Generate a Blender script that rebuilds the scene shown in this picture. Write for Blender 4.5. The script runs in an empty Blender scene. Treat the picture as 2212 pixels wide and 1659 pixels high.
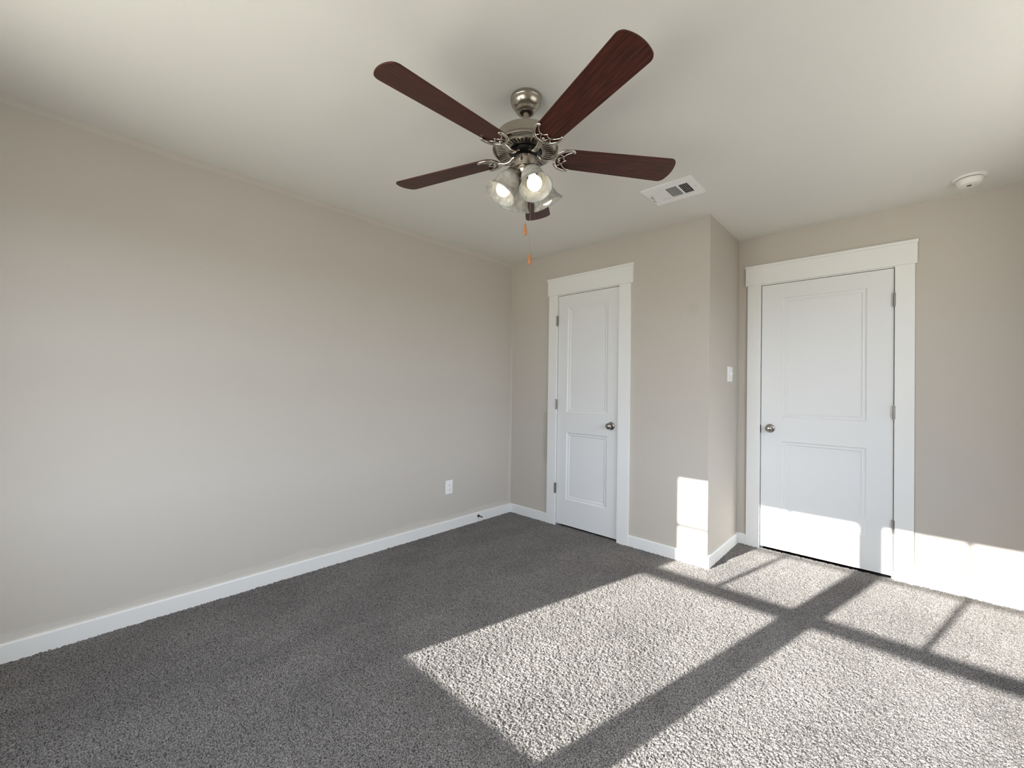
import bpy, bmesh, math, random
import numpy as np
from mathutils import Vector, Matrix
random.seed(7)
PI = math.pi
S = bpy.context.scene
COL = S.collection

# ------------------------------------------------------------------ camera
CAM = (2.8217, -3.0301, 1.2103)
YAW, PITCH, ROLL, FPX = -0.7504, 0.0111, 0.0151, 903.31
cd = bpy.data.cameras.new('camera'); cam = bpy.data.objects.new('camera', cd); COL.objects.link(cam)
cd.sensor_fit = 'HORIZONTAL'; cd.sensor_width = 36.0; cd.lens = FPX * 36.0 / 2212.0
cd.clip_start = 0.02; cd.clip_end = 200
fw = Vector((math.sin(YAW) * math.cos(PITCH), math.cos(YAW) * math.cos(PITCH), math.sin(PITCH)))
rt = Vector((math.cos(YAW), -math.sin(YAW), 0)); up = rt.cross(fw)
rt2 = math.cos(ROLL) * rt + math.sin(ROLL) * up; up2 = -math.sin(ROLL) * rt + math.cos(ROLL) * up
cam.matrix_world = Matrix(((rt2.x, up2.x, -fw.x, CAM[0]), (rt2.y, up2.y, -fw.y, CAM[1]), (rt2.z, up2.z, -fw.z, CAM[2]), (0, 0, 0, 1)))
S.camera = cam

# ------------------------------------------------------------------ view, world, sun
S.view_settings.view_transform = 'Standard'; S.view_settings.look = 'None'
S.view_settings.gamma = 1.0; S.view_settings.use_curve_mapping = False
S.view_settings.exposure = 0.07
SUN_SLOPE, SUN_X = 0.386, 0.238          # drop per metre of +y, drift in +x per metre of +y
SUN_STRENGTH = 21.0
SKY_STRENGTH = 1.0
BULB = 2.2

SKY_BASE, SKY_GLOW, GROUND, SKY_EAST = 5.6, 7.0, 7.0, 3.6   # blue dome, bright haze around the sun, ground outside
sun_to = -Vector((SUN_X, 1.0, -SUN_SLOPE)).normalized()
w = bpy.data.worlds.new('sky'); S.world = w; w.use_nodes = True
nt = w.node_tree; nt.nodes.clear()
def wn(t, **kw):
    n = nt.nodes.new(t)
    for k, v in kw.items(): setattr(n, k, v)
    return n
def wm(op, a, b=None, clamp=False):
    n = wn('ShaderNodeMath', operation=op, use_clamp=clamp)
    for i, v in enumerate((a, b)):
        if v is None: continue
        if isinstance(v, (int, float)): n.inputs[i].default_value = v
        else: nt.links.new(v, n.inputs[i])
    return n.outputs[0]
def wscale(col, f):
    n = wn('ShaderNodeVectorMath', operation='SCALE'); n.inputs[0].default_value = col
    nt.links.new(f, n.inputs['Scale']); return n.outputs[0]
def wadd(a, b):
    n = wn('ShaderNodeVectorMath', operation='ADD'); nt.links.new(a, n.inputs[0]); nt.links.new(b, n.inputs[1]); return n.outputs[0]
tc = wn('ShaderNodeTexCoord'); sx = wn('ShaderNodeSeparateXYZ'); nt.links.new(tc.outputs['Generated'], sx.inputs[0])
dp = wn('ShaderNodeVectorMath', operation='DOT_PRODUCT'); nt.links.new(tc.outputs['Generated'], dp.inputs[0]); dp.inputs[1].default_value = sun_to
above = wm('MULTIPLY', sx.outputs[2], 40.0, True); below = wm('SUBTRACT', 1.0, above)
glow = wm('MULTIPLY', wm('POWER', wm('MAXIMUM', dp.outputs['Value'], 0.0), 9.0), SKY_GLOW)
c = wadd(wscale((0.70, 0.84, 1.10), wm('MULTIPLY', above, SKY_BASE)), wscale((1.0, 0.97, 0.92), wm('MULTIPLY', above, glow)))
east = wm('MULTIPLY', wm('SUBTRACT', sx.outputs[0], 0.45), 5.0, True)        # the side away from the sun: dimmer ground, hazy sky
c = wadd(c, wscale((1.0, 0.97, 0.89), wm('MULTIPLY', wm('MULTIPLY', below, wm('SUBTRACT', 1.0, wm('MULTIPLY', east, 0.65))), GROUND)))
c = wadd(c, wscale((1.0, 0.96, 0.88), wm('MULTIPLY', wm('MULTIPLY', east, above), SKY_EAST)))
bg = wn('ShaderNodeBackground'); bg.inputs['Strength'].default_value = SKY_STRENGTH
out = wn('ShaderNodeOutputWorld'); nt.links.new(c, bg.inputs[0]); nt.links.new(bg.outputs[0], out.inputs[0])

sl = bpy.data.lights.new('sun', 'SUN'); so = bpy.data.objects.new('sun', sl); COL.objects.link(so)
sl.energy = SUN_STRENGTH; sl.angle = math.radians(0.53); sl.color = (1.0, 0.975, 0.945)
so.rotation_euler = Vector((SUN_X, 1.0, -SUN_SLOPE)).to_track_quat('-Z', 'Y').to_euler()
so.location = (0, -8, 5)

# a portal in the window opening: it emits nothing, it only guides the sky sampling
pl = bpy.data.lights.new('window_portal', 'AREA'); po = bpy.data.objects.new('window_portal', pl); COL.objects.link(po)
pl.shape = 'RECTANGLE'; pl.size = 1.80; pl.size_y = 1.45; pl.cycles.is_portal = True
po.location = (1.612, -3.80, 1.366); po.rotation_euler = Vector((0, 1, 0)).to_track_quat('-Z', 'Z').to_euler()

p2 = bpy.data.lights.new('window_portal', 'AREA'); pb = bpy.data.objects.new('window_portal', p2); COL.objects.link(pb)  # second portal, for the added windows in the right wall
p2.shape = 'RECTANGLE'; p2.size = 1.80; p2.size_y = 1.45; p2.cycles.is_portal = True
pb.location = (3.815, -1.22, 1.365); pb.rotation_euler = Vector((-1, 0, 0)).to_track_quat('-Z', 'Z').to_euler()

S.cycles.use_denoising = True
S.cycles.denoiser = 'OPENIMAGEDENOISE'
S.cycles.denoising_input_passes = 'RGB_ALBEDO_NORMAL'
S.cycles.denoising_prefilter = 'ACCURATE'
S.cycles.max_bounces = 14; S.cycles.diffuse_bounces = 8; S.cycles.transparent_max_bounces = 16
S.cycles.sample_clamp_indirect = 6.0
S.cycles.caustics_reflective = False; S.cycles.caustics_refractive = False
S.cycles.use_adaptive_sampling = False

# ------------------------------------------------------------------ materials
def mat(name, base=(0.8, 0.8, 0.8), rough=0.5, metal=0.0, spec=0.5):
    m = bpy.data.materials.new(name); m.use_nodes = True
    b = m.node_tree.nodes['Principled BSDF']
    b.inputs['Base Color'].default_value = (*base, 1); b.inputs['Roughness'].default_value = rough
    b.inputs['Metallic'].default_value = metal; b.inputs['Specular IOR Level'].default_value = spec
    return m
def node(m, t, **kw):
    n = m.node_tree.nodes.new(t)
    for k, v in kw.items():
        if k in n.inputs: n.inputs[k].default_value = v
        else: setattr(n, k, v)
    return n
def link(m, a, b): m.node_tree.links.new(a, b)
def bump(m, scale, strength, dist, detail=2.0, coord='Object', stretch=None):
    tcn = node(m, 'ShaderNodeTexCoord'); ns = node(m, 'ShaderNodeTexNoise'); ns.inputs['Scale'].default_value = scale; ns.inputs['Detail'].default_value = detail
    src = tcn.outputs[coord]
    if stretch:
        mpn = node(m, 'ShaderNodeMapping'); mpn.inputs['Scale'].default_value = stretch
        link(m, src, mpn.inputs[0]); src = mpn.outputs[0]
    link(m, src, ns.inputs['Vector'])
    bp = node(m, 'ShaderNodeBump'); bp.inputs['Strength'].default_value = strength; bp.inputs['Distance'].default_value = dist
    link(m, ns.outputs['Fac'], bp.inputs['Height'])
    link(m, bp.outputs[0], m.node_tree.nodes['Principled BSDF'].inputs['Normal'])
    return ns
def mathn(m, op, a, b=None, clamp=False):
    n = node(m, 'ShaderNodeMath'); n.operation = op; n.use_clamp = clamp
    for i, v in enumerate((a, b)):
        if v is None: continue
        if isinstance(v, (int, float)): n.inputs[i].default_value = v
        else: link(m, v, n.inputs[i])
    return n.outputs[0]
def mixc(m, fac, a, b):
    n = node(m, 'ShaderNodeMix'); n.data_type = 'RGBA'
    link(m, fac, n.inputs[0])
    for i, v in ((6, a), (7, b)):
        if isinstance(v, tuple): n.inputs[i].default_value = (*v, 1)
        else: link(m, v, n.inputs[i])
    return n.outputs[2]

WALLC = (0.555, 0.512, 0.456)
wall_m = mat('wall_paint', WALLC, 0.75, 0, 0.25); bump(wall_m, 230, 0.12, 0.003, 2)
ceil_m = mat('ceiling_paint', (0.76, 0.745, 0.70), 0.85, 0, 0.2); bump(ceil_m, 230, 0.10, 0.003, 2)

def noise_at(m, vec, scale, detail=3.0):
    n = node(m, 'ShaderNodeTexNoise'); n.inputs['Scale'].default_value = scale; n.inputs['Detail'].default_value = detail
    link(m, vec, n.inputs['Vector']); return n.outputs['Fac']

def touched_up():
    """left wall: fresh roller paint with lighter brushed bands along skirting, ceiling and corner"""
    m = mat('wall_paint_touched_up', (0.575, 0.535, 0.482), 0.75, 0, 0.25); bump(m, 230, 0.12, 0.003, 2)
    tcn = node(m, 'ShaderNodeTexCoord'); v = tcn.outputs['Object']
    sp = node(m, 'ShaderNodeSeparateXYZ'); link(m, v, sp.inputs[0])
    y, z = sp.outputs[1], sp.outputs[2]
    n1 = noise_at(m, v, 1.7, 2); n2 = noise_at(m, v, 9, 2)
    # skirting band: top edge 0.09 .. 0.19 m
    top = mathn(m, 'ADD', mathn(m, 'MULTIPLY', n1, 0.13), mathn(m, 'ADD', mathn(m, 'MULTIPLY', n2, 0.03), 0.045))
    d1 = mathn(m, 'MULTIPLY', mathn(m, 'SUBTRACT', top, z), 120, True)
    # ceiling band 2.39 .. 2.437
    n3 = noise_at(m, v, 3.5, 3)
    lim = mathn(m, 'SUBTRACT', 2.412, mathn(m, 'MULTIPLY', n3, 0.03))
    d2 = mathn(m, 'MULTIPLY', mathn(m, 'SUBTRACT', z, lim), 200, True)
    # corner strip next to the back wall
    cl = mathn(m, 'ADD', -0.026, mathn(m, 'MULTIPLY', mathn(m, 'SUBTRACT', n2, 0.5), 0.03))
    low = mathn(m, 'MULTIPLY', mathn(m, 'LESS_THAN', z, 0.72), 0.022)
    d3 = mathn(m, 'MULTIPLY', mathn(m, 'SUBTRACT', y, mathn(m, 'SUBTRACT', cl, low)), 300, True)
    f = mathn(m, 'MAXIMUM', d1, mathn(m, 'MAXIMUM', d2, d3))
    c = mixc(m, f, (0.575, 0.535, 0.482), (0.615, 0.578, 0.525))
    link(m, c, m.node_tree.nodes['Principled BSDF'].inputs['Base Color'])
    return m
wall_left_m = touched_up()

def smudged():
    """closet wall: slightly darker brushed patches by the casing and one faint blotch high up"""
    m = mat('wall_paint_smudged', WALLC, 0.75, 0, 0.25); bump(m, 230, 0.12, 0.003, 2)
    tcn = node(m, 'ShaderNodeTexCoord'); v = tcn.outputs['Object']
    sp = node(m, 'ShaderNodeSeparateXYZ'); link(m, v, sp.inputs[0]); x, z = sp.outputs[0], sp.outputs[2]
    n2 = noise_at(m, v, 6, 2)
    a = mathn(m, 'MULTIPLY', mathn(m, 'SUBTRACT', x, mathn(m, 'ADD', 0.36, mathn(m, 'MULTIPLY', n2, 0.06))), 40, True)
    b = mathn(m, 'MULTIPLY', mathn(m, 'LESS_THAN', x, 0.5), mathn(m, 'MULTIPLY', mathn(m, 'LESS_THAN', z, 1.0), mathn(m, 'MULTIPLY', mathn(m, 'SUBTRACT', z, 0.5), 12, True)))
    f1 = mathn(m, 'MULTIPLY', a, b)
    dx = mathn(m, 'DIVIDE', mathn(m, 'SUBTRACT', x, 1.74), 0.05); dz = mathn(m, 'DIVIDE', mathn(m, 'SUBTRACT', z, 1.80), 0.06)
    rr = mathn(m, 'ADD', mathn(m, 'MULTIPLY', dx, dx), mathn(m, 'MULTIPLY', dz, dz))
    f2 = mathn(m, 'SUBTRACT', 1.0, rr, True)
    f = mathn(m, 'MAXIMUM', mathn(m, 'MULTIPLY', f1, 0.8), mathn(m, 'MULTIPLY', f2, 0.45))
    c = mixc(m, f, WALLC, tuple(k * 0.86 for k in WALLC))
    link(m, c, m.node_tree.nodes['Principled BSDF'].inputs['Base Color'])
    return m
wall_back_m = smudged()

trim_m = mat('white_trim_paint', (0.83, 0.83, 0.81), 0.38, 0, 0.45)
door_m = mat('white_door_paint', (0.78, 0.785, 0.78), 0.42, 0, 0.45); bump(door_m, 260, 0.10, 0.002, 3, stretch=(1, 1, 0.25))
plastic_m = mat('white_plastic', (0.92, 0.92, 0.91), 0.35)
cream_m = mat('off_white_plastic', (0.82, 0.81, 0.76), 0.4)
dark_m = mat('dark_void', (0.01, 0.01, 0.01), 0.9, 0, 0.1)
slot_m = mat('dark_slot', (0.05, 0.05, 0.05), 0.7, 0, 0.2)
black_m = mat('black_enamel', (0.006, 0.006, 0.006), 0.45)
hinge_m = mat('satin_nickel_hinge', (0.30, 0.28, 0.26), 0.35, 0.9)
knob_m = mat('satin_nickel_knob', (0.36, 0.335, 0.31), 0.22, 1.0)
nickel_m = mat('brushed_nickel', (0.44, 0.40, 0.345), 0.27, 1.0)
nickel_m.node_tree.nodes['Principled BSDF'].inputs['Anisotropic'].default_value = 0.4
iron_m = mat('polished_nickel_iron', (0.62, 0.58, 0.53), 0.2, 1.0)
vent_dark_m = mat('vent_duct_metal', (0.10, 0.10, 0.095), 0.6, 0.3)
brass_m = mat('brass_socket', (0.35, 0.27, 0.15), 0.35, 1.0)
chain_m = mat('chain_metal', (0.42, 0.36, 0.30), 0.35, 1.0)
siding_m = mat('window_vinyl', (0.8, 0.8, 0.79), 0.4)

fob_m = mat('oak_fob', (0.42, 0.17, 0.05), 0.3)
ns = bump(fob_m, 60, 0.05, 0.001, 3, stretch=(1, 1, 0.15))
link(fob_m, mixc(fob_m, ns.outputs['Fac'], (0.30, 0.11, 0.03), (0.58, 0.26, 0.09)), fob_m.node_tree.nodes['Principled BSDF'].inputs['Base Color'])

blade_m = mat('cherry_wood_blade', (0.06, 0.014, 0.008), 0.42, 0, 0.35)
tcn = node(blade_m, 'ShaderNodeTexCoord'); mpn = node(blade_m, 'ShaderNodeMapping'); mpn.inputs['Scale'].default_value = (1.5, 30, 30)
link(blade_m, tcn.outputs['Object'], mpn.inputs[0])
nz = node(blade_m, 'ShaderNodeTexNoise'); nz.inputs['Scale'].default_value = 5; nz.inputs['Detail'].default_value = 7; nz.inputs['Distortion'].default_value = 0.6
link(blade_m, mpn.outputs[0], nz.inputs['Vector'])
cr = node(blade_m, 'ShaderNodeValToRGB'); link(blade_m, nz.outputs['Fac'], cr.inputs[0])
cr.color_ramp.elements[0].position = 0.32; cr.color_ramp.elements[0].color = (0.018, 0.0035, 0.002, 1)
cr.color_ramp.elements[1].position = 0.70; cr.color_ramp.elements[1].color = (0.095, 0.022, 0.011, 1)
link(blade_m, cr.outputs[0], blade_m.node_tree.nodes['Principled BSDF'].inputs['Base Color'])
blade_top_m = blade_m

def glass_shade():
    m = bpy.data.materials.new('alabaster_glass'); m.use_nodes = True; t = m.node_tree; t.nodes.clear()
    o = t.nodes.new('ShaderNodeOutputMaterial')
    co = t.nodes.new('ShaderNodeTexCoord'); n = t.nodes.new('ShaderNodeTexNoise')
    n.inputs['Scale'].default_value = 17; n.inputs['Detail'].default_value = 4; n.inputs['Distortion'].default_value = 2.2
    t.links.new(co.outputs['Object'], n.inputs['Vector'])
    r = t.nodes.new('ShaderNodeValToRGB'); t.links.new(n.outputs['Fac'], r.inputs[0])
    r.color_ramp.elements[0].position = 0.38; r.color_ramp.elements[0].color = (0.55, 0.56, 0.53, 1)
    r.color_ramp.elements[1].position = 0.66; r.color_ramp.elements[1].color = (0.82, 0.82, 0.79, 1)
    d = t.nodes.new('ShaderNodeBsdfDiffuse'); tr = t.nodes.new('ShaderNodeBsdfTranslucent'); g = t.nodes.new('ShaderNodeBsdfGlossy'); tp = t.nodes.new('ShaderNodeBsdfTransparent')
    g.inputs['Roughness'].default_value = 0.15
    for x in (d, tr): t.links.new(r.outputs[0], x.inputs[0])
    m1 = t.nodes.new('ShaderNodeMixShader'); m1.inputs[0].default_value = 0.38; t.links.new(d.outputs[0], m1.inputs[1]); t.links.new(tr.outputs[0], m1.inputs[2])
    fr = t.nodes.new('ShaderNodeFresnel'); fr.inputs[0].default_value = 1.4
    m2 = t.nodes.new('ShaderNodeMixShader'); t.links.new(fr.outputs[0], m2.inputs[0]); t.links.new(m1.outputs[0], m2.inputs[1]); t.links.new(g.outputs[0], m2.inputs[2])
    m3 = t.nodes.new('ShaderNodeMixShader'); m3.inputs[0].default_value = 0.12; t.links.new(m2.outputs[0], m3.inputs[1]); t.links.new(tp.outputs[0], m3.inputs[2])
    t.links.new(m3.outputs[0], o.inputs[0]); return m
shade_m = glass_shade()
bulb_m = mat('lit_bulb', (0.9, 0.9, 0.85), 0.4)
bb = bulb_m.node_tree.nodes['Principled BSDF']; bb.inputs['Emission Color'].default_value = (1.0, 0.86, 0.66, 1); bb.inputs['Emission Strength'].default_value = BULB

def pane_glass():
    m = bpy.data.materials.new('window_glass'); m.use_nodes = True; t = m.node_tree; t.nodes.clear()
    o = t.nodes.new('ShaderNodeOutputMaterial'); tp = t.nodes.new('ShaderNodeBsdfTransparent'); g = t.nodes.new('ShaderNodeBsdfGlossy')
    g.inputs['Roughness'].default_value = 0.01; tp.inputs[0].default_value = (0.97, 0.985, 0.975, 1)
    mx = t.nodes.new('ShaderNodeMixShader'); mx.inputs[0].default_value = 0.06
    t.links.new(tp.outputs[0], mx.inputs[1]); t.links.new(g.outputs[0], mx.inputs[2]); t.links.new(mx.outputs[0], o.inputs[0]); return m
pane_m = pane_glass()

def carpet():
    m = mat('cut_pile_carpet', (0.2, 0.18, 0.17), 0.95, 0, 0.1)
    b = m.node_tree.nodes['Principled BSDF']
    b.inputs['Sheen Weight'].default_value = 0.15; b.inputs['Sheen Roughness'].default_value = 0.5
    tcn = node(m, 'ShaderNodeTexCoord'); v = tcn.outputs['Object']
    f1 = noise_at(m, v, 230, 3); f2 = noise_at(m, v, 2.3, 3); 
    c1 = node(m, 'ShaderNodeValToRGB'); link(m, f1, c1.inputs[0])
    c1.color_ramp.elements[0].position = 0.36; c1.color_ramp.elements[0].color = (0.032, 0.0285, 0.026, 1)
    c1.color_ramp.elements[1].position = 0.62; c1.color_ramp.elements[1].color = (0.270, 0.249, 0.232, 1)
    # faint lanes where the pile leans another way
    mp2 = node(m, 'ShaderNodeMapping'); mp2.inputs['Scale'].default_value = (1.0, 0.35, 1.0); mp2.inputs['Rotation'].default_value = (0, 0, 0.25)
    link(m, v, mp2.inputs[0]); f3 = noise_at(m, mp2.outputs[0], 5.0, 2)
    k = mathn(m, 'ADD', mathn(m, 'MULTIPLY', f2, 0.60), mathn(m, 'ADD', mathn(m, 'MULTIPLY', f3, 0.50), 0.46))
    vm = node(m, 'ShaderNodeVectorMath'); vm.operation = 'SCALE'; link(m, c1.outputs[0], vm.inputs[0]); link(m, k, vm.inputs['Scale'])
    link(m, vm.outputs[0], b.inputs['Base Color'])
    n4 = node(m, 'ShaderNodeTexNoise'); n4.inputs['Scale'].default_value = 420; n4.inputs['Detail'].default_value = 2; link(m, v, n4.inputs['Vector'])
    bp = node(m, 'ShaderNodeBump'); bp.inputs['Strength'].default_value = 0.5; bp.inputs['Distance'].default_value = 0.003
    link(m, n4.outputs['Fac'], bp.inputs['Height']); link(m, bp.outputs[0], b.inputs['Normal'])
    return m
carpet_m = carpet()

# ------------------------------------------------------------------ mesh helpers
def finish(name, bm, m, parent=None, smooth=False, kind=None, bevel=0, loc=None, auto=None):
    bmesh.ops.recalc_face_normals(bm, faces=bm.faces)
    me = bpy.data.meshes.new(name); bm.to_mesh(me); bm.free()
    for mm in (m if isinstance(m, (list, tuple)) else [m]): me.materials.append(mm)
    o = bpy.data.objects.new(name, me); COL.objects.link(o)
    if parent is not None: o.parent = parent
    if smooth:
        for p in me.polygons: p.use_smooth = True
        if auto is not None: me.set_sharp_from_angle(angle=math.radians(auto))
    if bevel:
        bv = o.modifiers.new('bevel', 'BEVEL'); bv.width = bevel; bv.segments = 2; bv.limit_method = 'ANGLE'; bv.angle_limit = math.radians(40)
    if kind: o['kind'] = kind
    if loc is not None: o.location = loc
    return o
def box(bm, a, b, mi=0):
    x0, y0, z0 = a; x1, y1, z1 = b
    vs = [bm.verts.new(p) for p in ((x0,y0,z0),(x1,y0,z0),(x1,y1,z0),(x0,y1,z0),(x0,y0,z1),(x1,y0,z1),(x1,y1,z1),(x0,y1,z1))]
    fs = [bm.faces.new([vs[i] for i in f]) for f in ((0,3,2,1),(4,5,6,7),(0,1,5,4),(1,2,6,5),(2,3,7,6),(3,0,4,7))]
    for f in fs: f.material_index = mi
    return vs
def lathe(bm, prof, seg=48, M=None, mi=0):
    """prof: list of (r, z) along axis z; M places it"""
    M = M or Matrix(); rings = []
    for r, z in prof:
        if r < 1e-6: rings.append([bm.verts.new(M @ Vector((0, 0, z)))])
        else: rings.append([bm.verts.new(M @ Vector((r * math.cos(2*PI*i/seg), r * math.sin(2*PI*i/seg), z))) for i in range(seg)])
    for a, b in zip(rings, rings[1:]):
        for i in range(seg):
            j = (i + 1) % seg
            if len(a) == 1 and len(b) == 1: continue
            if len(a) == 1: f = bm.faces.new((a[0], b[j], b[i]))
            elif len(b) == 1: f = bm.faces.new((a[i], a[j], b[0]))
            else: f = bm.faces.new((a[i], a[j], b[j], b[i]))
            f.material_index = mi
def tube(bm, pts, rads, seg=10, flat=1.0, mi=0):
    """swept tube through 3-D points, radius per point; closed ends"""
    pts = [Vector(p) for p in pts]
    if isinstance(rads, (int, float)): rads = [rads] * len(pts)
    prev = None; rings = []
    for i, p in enumerate(pts):
        t = (pts[min(i+1, len(pts)-1)] - pts[max(i-1, 0)]).normalized()
        n = (Vector((0, 0, 1)) - t * t.z)
        if n.length < 1e-3: n = prev if prev is not None else Vector((1, 0, 0)) - t * t.x
        n.normalize(); b = t.cross(n)
        if prev is not None and n.dot(prev) < 0: n = -n; b = -b
        prev = n
        rings.append([bm.verts.new(p + (n * math.cos(2*PI*k/seg) * flat + b * math.sin(2*PI*k/seg)) * rads[i]) for k in range(seg)])
    for a, b in zip(rings, rings[1:]):
        for k in range(seg):
            f = bm.faces.new((a[k], a[(k+1) % seg], b[(k+1) % seg], b[k])); f.material_index = mi
    for r in (rings[0], rings[-1]):
        f = bm.faces.new(r); f.material_index = mi
def smoothpath(pts, n=6):
    """Catmull-Rom through the points"""
    P = [Vector(p) for p in pts]; P = [2*P[0]-P[1]] + P + [2*P[-1]-P[-2]]; o = []
    for i in range(1, len(P)-2):
        for k in range(n):
            t = k / n; a, b, c, d = P[i-1], P[i], P[i+1], P[i+2]
            o.append(0.5*((2*b) + (c-a)*t + (2*a-5*b+4*c-d)*t*t + (3*b-a-3*c+d)*t*t*t))
    o.append(P[-2]); return o
def empty(name, loc, rz=0, parent=None):
    o = bpy.data.objects.new(name, None); COL.objects.link(o); o.location = loc; o.rotation_euler = (0, 0, rz)
    if parent is not None: o.parent = parent
    o.empty_display_size = 0.1
    return o
def tag(o, label, cat, group=None):
    o['label'] = label; o['category'] = cat
    if group: o['group'] = group
    return o

# ------------------------------------------------------------------ room shell
H = 2.437; X1 = 1.8505; DY = 0.700; XR = 3.66; YF = -3.65; T = 0.014
D1 = (0.5583, 1.1620); D2 = (2.0165, 2.7818); DT = 2.045
R1 = (D1[0]-0.005, D1[1]+0.005); R2 = (D2[0]-0.005, D2[1]+0.005); RT = DT+0.005     # rough edges of the jambs

bm = bmesh.new(); DU = (1.690, 1.905, -0.578, -0.430)           # duct hole behind the air vent
a_, b_ = (-0.2, YF-0.2), (XR+0.2, DY+1.4)
box(bm, (a_[0], a_[1], H), (DU[0], b_[1], H+0.12)); box(bm, (DU[1], a_[1], H), (b_[0], b_[1], H+0.12))
box(bm, (DU[0], a_[1], H), (DU[1], DU[2], H+0.12)); box(bm, (DU[0], DU[3], H), (DU[1], b_[1], H+0.12)); box(bm, (DU[0], DU[2], H+0.10), (DU[1], DU[3], H+0.12))
bmesh.ops.remove_doubles(bm, verts=bm.verts, dist=1e-6)
finish('ceiling', bm, ceil_m, kind='structure')
bm = bmesh.new(); box(bm, (-0.14, YF-0.14, -0.05), (0, 0.12, H)); finish('wall_left', bm, wall_left_m, kind='structure')

bm = bmesh.new(); J = 0.018
box(bm, (0, 0, -0.05), (R1[0]-J, 0.12, H)); box(bm, (R1[1]+J, 0, -0.05), (X1, 0.12, H)); box(bm, (R1[0]-J, 0, RT+J), (R1[1]+J, 0.12, H))
bmesh.ops.remove_doubles(bm, verts=bm.verts, dist=1e-5)
finish('wall_back', bm, wall_back_m, kind='structure')
bm = bmesh.new(); box(bm, (X1-0.12, 0.12, -0.05), (X1, DY+0.12, H)); finish('wall_return', bm, wall_m, kind='structure')
bm = bmesh.new()
box(bm, (X1, DY, -0.05), (R2[0]-J, DY+0.12, H)); box(bm, (R2[1]+J, DY, -0.05), (XR, DY+0.12, H)); box(bm, (R2[0]-J, DY, RT+J), (R2[1]+J, DY+0.12, H))
finish('wall_alcove', bm, wall_m, kind='structure')
W3 = (-2.05, -0.40, 0.645, 2.085)  # opening for the added windows, never in view
bm = bmesh.new()
box(bm, (XR, YF-0.14, -0.05), (XR+0.14, W3[0], H)); box(bm, (XR, W3[1], -0.05), (XR+0.14, DY+0.12, H))
box(bm, (XR, W3[0], -0.05), (XR+0.14, W3[1], W3[2])); box(bm, (XR, W3[0], W3[3]), (XR+0.14, W3[1], H))
finish('wall_right', bm, wall_m, kind='structure')
# window wall with one opening for the twin windows
WO = (0.710, 2.500, 0.645, 2.085)
bm = bmesh.new()
box(bm, (0, YF-0.14, -0.05), (WO[0], YF, H)); box(bm, (WO[1], YF-0.14, -0.05), (XR, YF, H))
box(bm, (WO[0], YF-0.14, -0.05), (WO[1], YF, WO[2])); box(bm, (WO[0], YF-0.14, WO[3]), (WO[1], YF, H))
finish('wall_front', bm, wall_m, kind='structure')
# rooms behind the two doors, dark and closed
bm = bmesh.new()
box(bm, (-0.14, 0.60, -0.05), (X1-0.12, 0.70, H)); box(bm, (-0.14, 0.12, -0.05), (-0.04, 0.60, H))
finish('wall_closet', bm, wall_m, kind='structure')
bm = bmesh.new()
box(bm, (X1-0.12, DY+1.2, -0.05), (XR+0.14, DY+1.3, H)); box(bm, (X1-0.12, DY+0.12, -0.05), (X1-0.02, DY+1.2, H)); box(bm, (XR, DY+0.12, -0.05), (XR+0.14, DY+1.2, H))
finish('wall_hall', bm, wall_m, kind='structure')

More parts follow.
